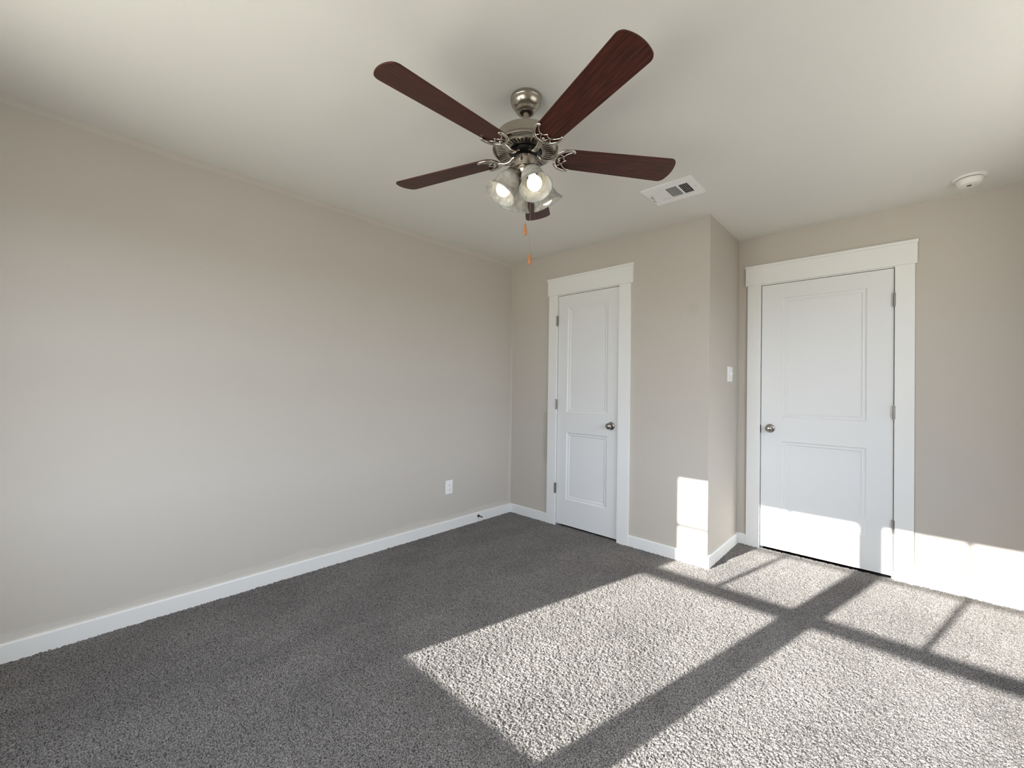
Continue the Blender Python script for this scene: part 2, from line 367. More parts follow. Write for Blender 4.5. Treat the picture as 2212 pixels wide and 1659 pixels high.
# floor: a slab and the carpet pile as fine relief in the same mesh
def make_floor():
    st = 0.003
    xs = np.arange(0, XR + st, st); ys = np.arange(YF, DY + st, st)
    nx, ny = len(xs), len(ys)
    rng = np.random.default_rng(5)
    def sm(a, k):
        for _ in range(k):
            a = (a + np.roll(a, 1, 0) + np.roll(a, -1, 0)) / 3; a = (a + np.roll(a, 1, 1) + np.roll(a, -1, 1)) / 3
        return a
    h = rng.standard_normal((ny, nx)); h = 0.5*h + 0.125*(np.roll(h, 1, 0) + np.roll(h, -1, 0) + np.roll(h, 1, 1) + np.roll(h, -1, 1)); h /= h.std()
    h2 = sm(rng.standard_normal((ny, nx)), 6); h2 /= h2.std()
    z = 0.0019 * h + 0.0007 * h2
    z = np.clip(z, -0.0065, 0.0055)
    jx = rng.uniform(-0.3, 0.3, (ny, nx)) * st; jy = rng.uniform(-0.3, 0.3, (ny, nx)) * st
    X, Y = np.meshgrid(xs, ys); X = np.clip(X + jx, 0, XR); Y = np.clip(Y + jy, YF, DY)
    co = np.stack([X, Y, z], -1).reshape(-1, 3).astype(np.float32)
    i = (np.arange(ny - 1)[:, None] * nx + np.arange(nx - 1)[None, :])
    # leave out cells that lie inside the closet block
    cx, cy = np.meshgrid(xs[:-1], ys[:-1]); keep = ~((cx < X1 - 0.02) & (cy > 0.02))
    i = i[keep]
    q = np.stack([i, i + 1, i + nx + 1, i + nx], -1).astype(np.int32)
    base = len(co)
    sx0, sy0, sx1, sy1 = -0.14, YF - 0.14, XR + 0.14, DY + 1.3
    sl = np.array([(sx0, sy0, -0.05), (sx1, sy0, -0.05), (sx1, sy1, -0.05), (sx0, sy1, -0.05), (sx0, sy0, -0.012), (sx1, sy0, -0.012), (sx1, sy1, -0.012), (sx0, sy1, -0.012)], np.float32)
    sq = np.array([(0, 3, 2, 1), (4, 5, 6, 7), (0, 1, 5, 4), (1, 2, 6, 5), (2, 3, 7, 6), (3, 0, 4, 7)], np.int32) + base
    co = np.concatenate([co, sl]); q = np.concatenate([q, sq])
    me = bpy.data.meshes.new('floor'); me.vertices.add(len(co)); me.vertices.foreach_set('co', co.ravel())
    me.loops.add(q.size); me.loops.foreach_set('vertex_index', q.ravel())
    me.polygons.add(len(q)); me.polygons.foreach_set('loop_start', np.arange(len(q), dtype=np.int32) * 4)
    me.polygons.foreach_set('use_smooth', np.ones(len(q), bool))
    me.update(calc_edges=True)
    me.materials.append(carpet_m)
    o = bpy.data.objects.new('floor', me); COL.objects.link(o); o['kind'] = 'structure'
make_floor()

# baseboards: board with a small eased top
def baseboard(name, p, q, n):
    """from p to q along the wall (xy), n = outward normal into the room"""
    bm = bmesh.new(); p = Vector((*p, 0)); q = Vector((*q, 0)); n = Vector((*n, 0))
    hb = 0.083
    prof = [(0, -0.011), (T, -0.011), (T, hb - 0.006), (T - 0.0015, hb - 0.002), (T - 0.005, hb), (0, hb)]
    a = [bm.verts.new(p + n * d + Vector((0, 0, z))) for d, z in prof]; b = [bm.verts.new(q + n * d + Vector((0, 0, z))) for d, z in prof]
    for i in range(len(prof)):
        j = (i + 1) % len(prof); bm.faces.new((a[i], a[j], b[j], b[i]))
    bm.faces.new(a); bm.faces.new(b)
    return finish(name, bm, trim_m, kind='structure')
CW = 0.090
baseboard('baseboard_left', (0, YF), (0, 0), (1, 0))
C1 = (0.462, 0.5545, 1.169, 1.267); C2 = (1.919, 2.0115, 2.786, 2.882)
bb1 = baseboard('baseboard_back', (T, 0), (C1[0], 0), (0, -1))
baseboard('baseboard_back.001', (C1[3], 0), (X1 + T, 0), (0, -1))
baseboard('baseboard_return', (X1, 0), (X1, DY), (1, 0))
baseboard('baseboard_alcove', (X1 + T, DY), (C2[0], DY), (0, -1))
baseboard('baseboard_alcove.001', (C2[3], DY), (XR, DY), (0, -1))
baseboard('baseboard_right', (XR, YF), (XR, DY), (-1, 0))
baseboard('baseboard_front', (T, YF), (XR - T, YF), (0, 1))

# ------------------------------------------------------------------ door casings (craftsman head)
def casing(name, C, yw, hb, cap):
    e = empty(name, (0, 0, 0)); e['kind'] = 'structure'
    hd0, hd1 = hb; top = 2.055
    for x0, x1 in ((C[0], C[1]), (C[2], C[3])):
        bm = bmesh.new(); box(bm, (x0, yw - 0.018, -0.011), (x1, yw, top)); finish('side_casing', bm, trim_m, e, bevel=0.0012)
    bm = bmesh.new(); box(bm, (hd0, yw - 0.024, top), (hd1, yw, 2.190)); finish('head_board', bm, trim_m, e, bevel=0.0012)
    bm = bmesh.new(); box(bm, (cap[0], yw - 0.030, 2.190), (cap[1], yw, 2.209)); finish('head_cap', bm, trim_m, e, bevel=0.003)
    return e
casing('trim_1', C1, 0.0, (0.451, 1.287), (0.444, 1.294))
casing('trim_2', C2, DY, (1.905, 2.893), (1.899, 2.899))

# ------------------------------------------------------------------ doors
def door_slab_mesh(x0, x1, yf, panels, parent):
    """35 mm slab with two moulded, recessed-and-raised panels; front at y=yf facing -y"""
    bm = bmesh.new(); z0, z1 = 0.018, DT
    xs = [x0, panels[0][0], panels[0][1], x1]
    zs = [z0, panels[1][2], panels[1][3], panels[0][2], panels[0][3], z1]
    def P(x, z, d=0.0): return (x, yf + d, z)
    # frame faces
    grid = {}
    def V(x, z, d=0.0):
        k = (round(x, 5), round(z, 5), round(d, 5))
        if k not in grid: grid[k] = bm.verts.new(P(x, z, d))
        return grid[k]
    for i in range(3):
        for j in range(5):
            if i == 1 and j in (1, 3): continue
            bm.faces.new((V(xs[i], zs[j]), V(xs[i+1], zs[j]), V(xs[i+1], zs[j+1]), V(xs[i], zs[j+1])))
    # moulding profile: (inset, depth into the door)
    prof = [(0.0, 0.0), (0.004, 0.0045), (0.010, 0.0075), (0.017, 0.0080), (0.022, 0.0065), (0.030, 0.0115), (0.036, 0.0120), (0.038, 0.0105)]
    for (px0, px1, pz0, pz1) in panels:
        rings = []
        for ins, d in prof:
            rings.append([V(px0+ins, pz0+ins, d) if (ins or d) else V(px0, pz0), V(px1-ins, pz0+ins, d) if (ins or d) else V(px1, pz0),
                          V(px1-ins, pz1-ins, d) if (ins or d) else V(px1, pz1), V(px0+ins, pz1-ins, d) if (ins or d) else V(px0, pz1)])
        for a, b in zip(rings, rings[1:]):
            for k in range(4):
                l = (k + 1) % 4; bm.faces.new((a[k], a[l], b[l], b[k]))
        bm.faces.new(rings[-1])
    # sides and back
    B = [bm.verts.new((x, yf + 0.035, z)) for x, z in ((x0, z0), (x1, z0), (x1, z1), (x0, z1))]
    bm.faces.new(B)
    left = [V(x0, z) for z in zs]; right = [V(x1, z) for z in zs]; bot = [V(x, z0) for x in xs]; tp = [V(x, z1) for x in xs]
    bm.faces.new(left + [B[3], B[0]]); bm.faces.new(right + [B[2], B[1]]); bm.faces.new(bot + [B[1], B[0]]); bm.faces.new(tp + [B[2], B[3]])
    return finish('door_slab', bm, door_m, parent)
def jamb(R, yw, parent):
    bm = bmesh.new()
    for a, b in (((R[0]-0.018, yw, -0.012), (R[0], yw+0.12, RT)), ((R[1], yw, -0.012), (R[1]+0.018, yw+0.12, RT)), ((R[0]-0.018, yw, RT), (R[1]+0.018, yw+0.12, RT+0.018)),
                 ((R[0], yw+0.041, -0.012), (R[0]+0.012, yw+0.075, RT)), ((R[1]-0.012, yw+0.041, -0.012), (R[1], yw+0.075, RT)), ((R[0]+0.012, yw+0.041, RT-0.012), (R[1]-0.012, yw+0.075, RT))):
        box(bm, a, b)
    finish('door_jamb', bm, trim_m, parent)
def hinge(x, y, z, parent, s):
    """knuckle barrel with two leaf edges; s = side of the door (+1: slab to the right)"""
    bm = bmesh.new()
    lathe(bm, [(0, -0.048), (0.0035, -0.048), (0.0035, -0.045), (0.0065, -0.044), (0.0065, 0.044), (0.0035, 0.045), (0.0035, 0.048), (0, 0.048)], 14, Matrix.Translation((x, y - 0.006, z)))
    for k in (-0.027, -0.009, 0.009, 0.027):
        lathe(bm, [(0.0066, k-0.0006), (0.0072, k), (0.0066, k+0.0006)], 14, Matrix.Translation((x, y - 0.006, z)))
    box(bm, (x - 0.009, y - 0.0035, z - 0.044), (x + 0.009, y + 0.0005, z + 0.044))
    finish('hinge', bm, hinge_m, parent, smooth=True, auto=35)
def knob(x, yf, z, parent, keyed):
    e = empty('door_knob', (x, yf, z), 0, parent)
    M = Matrix.Rotation(PI/2, 4, 'X')         # +z of the profile points to -y
    bm = bmesh.new(); lathe(bm, [(0, 0), (0.0325, 0), (0.0325, 0.003), (0.030, 0.0065), (0.022, 0.009), (0.013, 0.010), (0, 0.010)], 40, M)
    finish('rosette', bm, knob_m, e, smooth=True, auto=40)
    bm = bmesh.new(); lathe(bm, [(0.0105, 0.008), (0.0105, 0.020), (0.014, 0.025), (0.0195, 0.029), (0.0240, 0.036), (0.0255, 0.044), (0.0238, 0.051), (0.019, 0.0565), (0.011, 0.0598), (0.004, 0.0605), (0, 0.0605)], 40, M)
    finish('grip', bm, knob_m, e, smooth=True)
    if keyed:
        bm = bmesh.new(); lathe(bm, [(0, 0), (0.0022, 0), (0.0022, 0.0012), (0, 0.0012)], 12, Matrix.Translation((0.026, -0.0075, 0)) @ M); finish('release_hole', bm, black_m, e)
d1 = empty('door_1', (0, 0, 0)); d1['kind'] = 'structure'
door_slab_mesh(D1[0], D1[1], 0.003, [(0.659, 1.061, 1.012, 1.935), (0.659, 1.061, 0.243, 0.832)], d1)
jamb(R1, 0.0, d1)
for z in (1.826, 1.080, 0.333): hinge(0.5545, -0.013, z - 0.002, d1, 1)
knob(1.100, 0.003, 0.9195, d1, False)
d2 = empty('door_2', (0, 0, 0)); d2['kind'] = 'structure'
door_slab_mesh(D2[0], D2[1], DY + 0.003, [(2.152, 2.646, 1.024, 1.936), (2.152, 2.646, 0.243, 0.842)], d2)
jamb(R2, DY, d2)
for z in (1.834, 1.091, 0.342): hinge(2.7845, DY - 0.010, z, d2, -1)
knob(2.077, DY + 0.003, 0.934, d2, True)
bm = bmesh.new(); box(bm, (R2[0]-0.004, DY-0.0025, 0.895), (R2[0]+0.0015, DY+0.030, 0.957)); finish('strike_plate', bm, mat('dark_bronze_strike', (0.03, 0.028, 0.026), 0.4, 0.7), d2)

# ------------------------------------------------------------------ windows behind the camera (they cast the light patches)
GY = -3.75                                   # plane of the glass edge that shapes the patches
GZ = (0.684, 2.037); RAIL = (1.301, 1.3595)
def window(name, gx0, gx1, fx0, fx1):
    e = empty(name, (0, 0, 0)); e['kind'] = 'structure'
    bm = bmesh.new(); y0, y1 = GY - 0.02, GY + 0.02
    box(bm, (fx0, y0, WO[2]), (gx0, y1, WO[3])); box(bm, (gx1, y0, WO[2]), (fx1, y1, WO[3]))
    box(bm, (gx0, y0, WO[2]), (gx1, y1, GZ[0])); box(bm, (gx0, y0, GZ[1]), (gx1, y1, WO[3]))
    finish('window_frame', bm, siding_m, e)
    bm = bmesh.new(); box(bm, (gx0, GY - 0.016, RAIL[0]), (gx1, GY + 0.016, RAIL[1])); finish('meeting_rail', bm, siding_m, e)
    bm = bmesh.new(); xm = (gx0 + gx1) / 2; zm = (RAIL[1] + GZ[1]) / 2; g = 0.0140
    box(bm, (xm - g, GY - 0.004, RAIL[1]), (xm + g, GY + 0.004, GZ[1])); box(bm, (gx0, GY - 0.004, zm - g), (xm - g, GY + 0.004, zm + g)); box(bm, (xm + g, GY - 0.004, zm - g), (gx1, GY + 0.004, zm + g))
    finish('window_grille', bm, siding_m, e)
    for z0, z1 in ((GZ[0], RAIL[0]), (RAIL[1], GZ[1])):
        bm = bmesh.new(); vs = [bm.verts.new(p) for p in ((gx0, GY + 0.006, z0), (gx1, GY + 0.006, z0), (gx1, GY + 0.006, z1), (gx0, GY + 0.006, z1))]; bm.faces.new(vs)
        finish('window_pane', bm, pane_m, e)
window('window_1', 0.757, 1.541, WO[0], 1.6075)
window('window_2', 1.679, 2.455, 1.6075, WO[1])
def added_side_window(name, y0, y1):  # unseen windows added in the right wall to bring in side light
    e = empty(name, (0, 0, 0)); e['kind'] = 'structure'
    xa, xb = XR + 0.07, XR + 0.13; f = 0.045
    bm = bmesh.new()
    box(bm, (xa, y0, W3[2]), (xb, y0+f, W3[3])); box(bm, (xa, y1-f, W3[2]), (xb, y1, W3[3])); box(bm, (xa, y0+f, W3[2]), (xb, y1-f, W3[2]+f)); box(bm, (xa, y0+f, W3[3]-f), (xb, y1-f, W3[3]))
    finish('window_frame', bm, siding_m, e)
    bm = bmesh.new(); zm = (W3[2]+W3[3])/2; box(bm, (xa+0.014, y0+f, zm-0.035), (xb-0.014, y1-f, zm+0.035)); finish('meeting_rail', bm, siding_m, e)
    for z0, z1 in ((W3[2]+f, zm-0.035), (zm+0.035, W3[3]-f)):
        bm = bmesh.new(); bm.faces.new([bm.verts.new(p) for p in ((XR+0.1, y0+f, z0), (XR+0.1, y1-f, z0), (XR+0.1, y1-f, z1), (XR+0.1, y0+f, z1))]); finish('window_pane', bm, pane_m, e)
added_side_window('added_window_3', W3[0], (W3[0]+W3[1])/2); added_side_window('added_window_4', (W3[0]+W3[1])/2, W3[1])
bm = bmesh.new(); box(bm, (XR-0.028, W3[0]-0.05, W3[2]-0.022), (XR, W3[1]+0.05, W3[2]-0.002)); finish('trim_4', bm, trim_m, kind='structure')  # sill under the added side windows
bm = bmesh.new(); box(bm, (WO[0]-0.05, YF, WO[2]-0.022), (WO[1]+0.05, YF+0.028, WO[2]-0.002)); box(bm, (WO[0]-0.03, YF, WO[2]-0.10), (WO[1]+0.03, YF+0.016, WO[2]-0.022)); finish('trim_3', bm, trim_m, kind='structure')

# ------------------------------------------------------------------ ceiling fan
FC = Vector((1.6575, -1.7205, H))
fan = empty('ceiling_fan', FC)
tag(fan, 'brushed nickel ceiling fan with five dark cherry blades and four lit glass shades', 'ceiling fan')
ZB = 2.196 - H                               # blade plane, relative to the ceiling
def fl(name, prof, m, seg=64, auto=35, parent=fan, M=None):
    bm = bmesh.new(); lathe(bm, prof, seg, M); return finish(name, bm, m, parent, smooth=True, auto=auto)
fl('canopy', [(0, 0), (0.064, 0), (0.066, -0.002), (0.066, -0.015), (0.0645, -0.017), (0.0638, -0.022), (0.0610, -0.030), (0.0560, -0.038), (0.0490, -0.045), (0.0445, -0.0475), (0.0450, -0.0500), (0.0430, -0.0520), (0.0425, -0.0570), (0.0390, -0.0610), (0.0300, -0.0635), (0.0240, -0.0630), (0.0225, -0.058), (0, -0.058)], nickel_m)
fl('canopy_opening', [(0, -0.0585), (0.0222, -0.0585), (0.0222, -0.0592), (0, -0.0592)], black_m)
fl('downrod', [(0, -0.056), (0.0128, -0.056), (0.0128, -0.164), (0, -0.164)], nickel_m, 32)
z0 = -0.161
fl('motor_housing', [(0, z0), (0.108, z0), (0.119, z0-0.0015), (0.1240, z0-0.0055), (0.1252, z0-0.011), (0.1255, z0-0.040), (0.1285, z0-0.047), (0.1360, z0-0.054), (0.1385, z0-0.0590),
                     (0.1375, z0-0.0635), (0.1335, z0-0.0660), (0.1325, z0-0.0675), (0.1270, z0-0.0720), (0.1210, z0-0.0740)], nickel_m)
# slotted under-plate: ring with real slots over a dark core
PZ = z0 - 0.074
bm = bmesh.new(); NS = 44
r0, ra, rb, r1 = 0.070, 0.084, 0.114, 0.1215
def cone(r): return PZ + (r1 - r) * 0.10
for i in range(NS):
    a0 = 2*PI*i/NS; a1 = 2*PI*(i+1)/NS; gap = 0.36
    am = a0 + (a1-a0)*gap
    rows = [(r0, ra), (ra, rb), (rb, r1)]
    for k, (p, q) in enumerate(rows):
        for (u, v) in ((a0, am), (am, a1)):
            if k == 1 and (u, v) == (a0, am): continue
            vs = [bm.verts.new((r*math.cos(t), r*math.sin(t), cone(r))) for r, t in ((p, u), (q, u), (q, v), (p, v))]
            bm.faces.new(vs)
bmesh.ops.remove_doubles(bm, verts=bm.verts, dist=1e-5)
o = finish('vented_plate', bm, nickel_m, fan); sm_ = o.modifiers.new('thick', 'SOLIDIFY'); sm_.thickness = 0.002; sm_.offset = 0
fl('motor_core', [(0, PZ+0.012), (0.118, PZ+0.012), (0.118, PZ+0.006), (0.068, PZ+0.007), (0.066, PZ+0.010), (0, PZ+0.010)], black_m)
fl('flywheel', [(0, PZ+0.009), (0.060, PZ+0.009), (0.064, PZ+0.004), (0.064, PZ-0.004), (0.058, PZ-0.007), (0, PZ-0.007)], black_m)
SZ = -0.257
fl('switch_housing', [(0, SZ), (0.046, SZ), (0.0485, SZ-0.003), (0.0485, SZ-0.041), (0.0475, SZ-0.045), (0.045, SZ-0.046), (0, SZ-0.046)], nickel_m)
# reverse switch on the side that faces the camera
va = math.atan2(CAM[1]-FC.y, CAM[0]-FC.x) - 0.30
R_ = Matrix.Rotation(va, 4, 'Z')
bm = bmesh.new()
for b_ in ((-0.0045, -0.006, SZ-0.030, 0.0045, 0.006, SZ-0.016),):
    vs = box(bm, (0.0475, b_[0]*0.75, b_[2]), (0.0496, b_[3]*0.75, b_[5]))
for zz in (SZ-0.010, SZ-0.037):
    lathe(bm, [(0, 0.0485), (0.0022, 0.0485), (0.0018, 0.0500), (0, 0.0504)], 10, Matrix.Translation((0, 0, zz)) @ Matrix.Rotation(PI/2, 4, 'Y'))
bmesh.ops.transform(bm, matrix=R_, verts=bm.verts)
finish('reverse_switch', bm, black_m, fan)
FZ = SZ - 0.046
fl('light_fitter', [(0, FZ), (0.040, FZ), (0.041, FZ-0.004), (0.039, FZ-0.014), (0.033, FZ-0.026), (0.024, FZ-0.036), (0.019, FZ-0.042), (0.0175, FZ-0.050), (0.019, FZ-0.060), (0.016, FZ-0.070), (0.008, FZ-0.078), (0.0045, FZ-0.084), (0, FZ-0.086)], nickel_m, 48)

# blades with their irons
def blade_outline():
    pts = []
    r_in, r_out = 0.130, 0.668; w0, w1 = 0.0560, 0.0700
    # root: elliptical end
    for i in range(13):
        t = PI/2 + PI*i/12; pts.append((r_in + 0.050 + 0.050*math.cos(t), w0*math.sin(t)))
    # tip: wide arc with rounded corners
    c = 0.030; RB = 0.135; xc = r_out - RB; n = 8
    cx, cy = xc + math.sqrt((RB-c)**2 - (w1-c)**2), w1 - c
    te = math.atan2(cy, cx - xc)
    for i in range(n+1):
        t = -PI/2 + (PI/2 - te)*i/n; pts.append((cx + c*math.cos(t), -cy + c*math.sin(t)))
    for i in range(1, 10):
        t = -te + 2*te*i/10; pts.append((xc + RB*math.cos(t), RB*math.sin(t)))
    for i in range(n+1):
        t = te + (PI/2 - te)*i/n; pts.append((cx + c*math.cos(t), cy + c*math.sin(t)))
    return pts
def make_blade(az):
    e = empty('blade', (0, 0, ZB), az, fan); e.rotation_euler = (0, 0, az)
    tilt = Matrix.Rotation(math.radians(-11.0), 4, 'X')
    bm = bmesh.new(); P = blade_outline(); th = 0.0055
    lo = [bm.verts.new(tilt @ Vector((u, v, -th/2))) for u, v in P]; hi = [bm.verts.new(tilt @ Vector((u, v, th/2))) for u, v in P]
    bm.faces.new(lo[::-1]); bm.faces.new(hi)
    for i in range(len(P)):
        j = (i+1) % len(P); bm.faces.new((lo[i], lo[j], hi[j], hi[i]))
    finish('blade_board', bm, blade_m, e, bevel=0.001)
    # iron: arm from the flywheel, crescent and filigree under the blade
    bm = bmesh.new(); zb = -0.0075
    def L(u, v, dz=0.0): return tilt @ Vector((u, v, zb + dz))
    arm = smoothpath([Vector((0.048, 0, -0.243-ZB)), Vector((0.058, 0, -0.246-ZB)), Vector((0.070, 0, -0.256-ZB)), Vector((0.092, 0, -0.0185)), Vector((0.112, 0, -0.014)), L(0.128, 0, -0.002)], 6)
    n = len(arm)
    for off in (-0.0055, 0.0055):
        tube(bm, [p + Vector((0, off*(1.0 - 0.25*math.sin(PI*i/(n-1))), 0)) for i, p in enumerate(arm)], [0.0074 - 0.0010*math.sin(PI*i/(n-1)) for i in range(n)], 10)
    outer = smoothpath([L(0.203, 0.050), L(0.192, 0.0575), L(0.168, 0.0555), L(0.144, 0.042), L(0.130, 0.021), L(0.126, 0), L(0.130, -0.021), L(0.144, -0.042), L(0.168, -0.0555), L(0.192, -0.0575), L(0.203, -0.050)], 5)
    n = len(outer)
    tube(bm, outer, [0.0058 + 0.0018*math.sin(PI*i/(n-1)) for i in range(n)], 10, 0.6)
    inner = smoothpath([L(0.199, 0.053), L(0.184, 0.045), L(0.169, 0.033), L(0.163, 0.019), L(0.168, 0.006), L(0.177, 0), L(0.168, -0.006), L(0.163, -0.019), L(0.169, -0.033), L(0.184, -0.045), L(0.199, -0.053)], 5)
    tube(bm, inner, 0.0026, 8)
    for s in (-1, 1):
        tube(bm, smoothpath([L(0.165, 0.024*s), L(0.155, 0.026*s), L(0.143, 0.034*s)], 4), 0.0021, 8)
        tube(bm, smoothpath([L(0.164, 0.017*s), L(0.150, 0.015*s), L(0.138, 0.006*s)], 4), 0.0021, 8)
        lathe(bm, [(0.0058, 0), (0.0052, -0.003), (0.003, -0.0045), (0, -0.005)], 12, tilt @ Matrix.Translation((0.200, 0.052*s, zb)))
    lathe(bm, [(0.0060, 0.004), (0.0060, -0.002), (0.004, -0.004), (0, -0.0045)], 12, tilt @ Matrix.Translation((0.146, 0, zb)))
    finish('blade_iron', bm, iron_m, e, smooth=True, auto=60)
    return e
first_blade = make_blade(math.radians(-91.4))
blades = [first_blade]
for k in range(1, 5):
    c = first_blade.copy(); COL.objects.link(c); c.rotation_euler = (0, 0, math.radians(-91.4 + 72*k))
    for ch in list(first_blade.children):
        g = ch.copy(); COL.objects.link(g); g.parent = c
    blades.append(c)

# light arms, sockets, shades, bulbs
def make_lamp(az, dn=math.radians(60)):
    e = empty('lamp_arm', (0, 0, 0), az, fan)
    ax = Vector((math.cos(dn), 0, -math.sin(dn)))
    neck = Vector((0.050, 0, FZ - 0.022))
    Mx = Matrix.Translation(neck) @ ax.to_track_quat('Z', 'Y').to_matrix().to_4x4()
    bm = bmesh.new()
    tube(bm, smoothpath([(0.022, 0, FZ-0.016), (0.036, 0, FZ-0.010), neck + ax*0.004], 5), [0.0085]*11, 12)
    lathe(bm, [(0, -0.006), (0.018, -0.006), (0.026, -0.002), (0.0295, 0.004), (0.0300, 0.006), (0.0300, 0.018), (0.0312, 0.0195), (0.0312, 0.022), (0.0285, 0.022), (0.0285, 0.006), (0, 0.004)], 40, Mx)
    finish('fitter_cup', bm, nickel_m, e, smooth=True, auto=40)
    bm = bmesh.new(); lathe(bm, [(0, 0.004), (0.0165, 0.004), (0.0165, 0.036), (0.014, 0.039), (0, 0.039)], 24, Mx); finish('socket', bm, brass_m, e, smooth=True, auto=40)
    bm = bmesh.new()
    pr = [(0.0280, 0.012), (0.0285, 0.020), (0.0360, 0.027), (0.0415, 0.038), (0.0440, 0.052), (0.0455, 0.068), (0.0480, 0.084), (0.0525, 0.099), (0.0590, 0.112), (0.0655, 0.122)]
    P3 = smoothpath([(r, 0, z) for r, z in pr], 3); pr = [(p.x, p.z) for p in P3]
    lathe(bm, pr, 56, Mx)
    s = finish('lamp_shade', bm, shade_m, e, smooth=True)
    sd = s.modifiers.new('thick', 'SOLIDIFY'); sd.thickness = 0.003; sd.offset = -1
    bm = bmesh.new()
    c0 = 0.092; R = 0.0300
    prb = [(0, c0 + R)] + [(R*math.sin(t), c0 + R*math.cos(t)) for t in [PI*i/16 for i in range(1, 12)]] + [(0.0190, 0.060), (0.0145, 0.042), (0.0130, 0.036), (0, 0.036)]
    lathe(bm, prb, 32, Mx)
    finish('light_bulb', bm, bulb_m, e, smooth=True)
    return e
lamp0 = make_lamp(math.radians(-25))
for az in (-115, 65, 155):
    c = lamp0.copy(); COL.objects.link(c); c.rotation_euler = (0, 0, math.radians(az))
    for ch in list(lamp0.children):
        g = ch.copy(); COL.objects.link(g); g.parent = c

# two beaded pull chains with wooden fobs
def pull(px, py, ztop, zf):
    """chain from ztop to the fob whose top is at zf (world heights)"""
    e = empty('pull_chain', (px - FC.x, py - FC.y, 0), 0, fan)
    bm = bmesh.new(); a, b = ztop - H, zf - H
    tube(bm, [(0, 0, a), (0, 0, b)], 0.0006, 6)
    n = int((a - b)/0.0042)
    for i in range(n):
        z = a - i*0.0042; r = 0.00125
        lathe(bm, [(0, z+r), (r*0.87, z+r*0.5), (r*0.87, z-r*0.5), (0, z-r)], 6)
    finish('bead_chain', bm, chain_m, e, smooth=True)
    bm = bmesh.new()
    pr = [(0, 0), (0.0022, 0), (0.0030, -0.003), (0.0048, -0.012), (0.0068, -0.024), (0.0078, -0.034), (0.0074, -0.042), (0.0055, -0.048), (0.0025, -0.0505), (0, -0.051)]
    lathe(bm, [(r, z + b) for r, z in pr], 20); finish('wooden_fob', bm, fob_m, e, smooth=True)
rv = Vector((0.7314, 0.6817, 0))
pull(FC.x + rv.x*0.004, FC.y + rv.y*0.004, FZ + H - 0.06, 1.905)
pull(FC.x + rv.x*0.024, FC.y + rv.y*0.024, SZ + H - 0.04, 1.782)

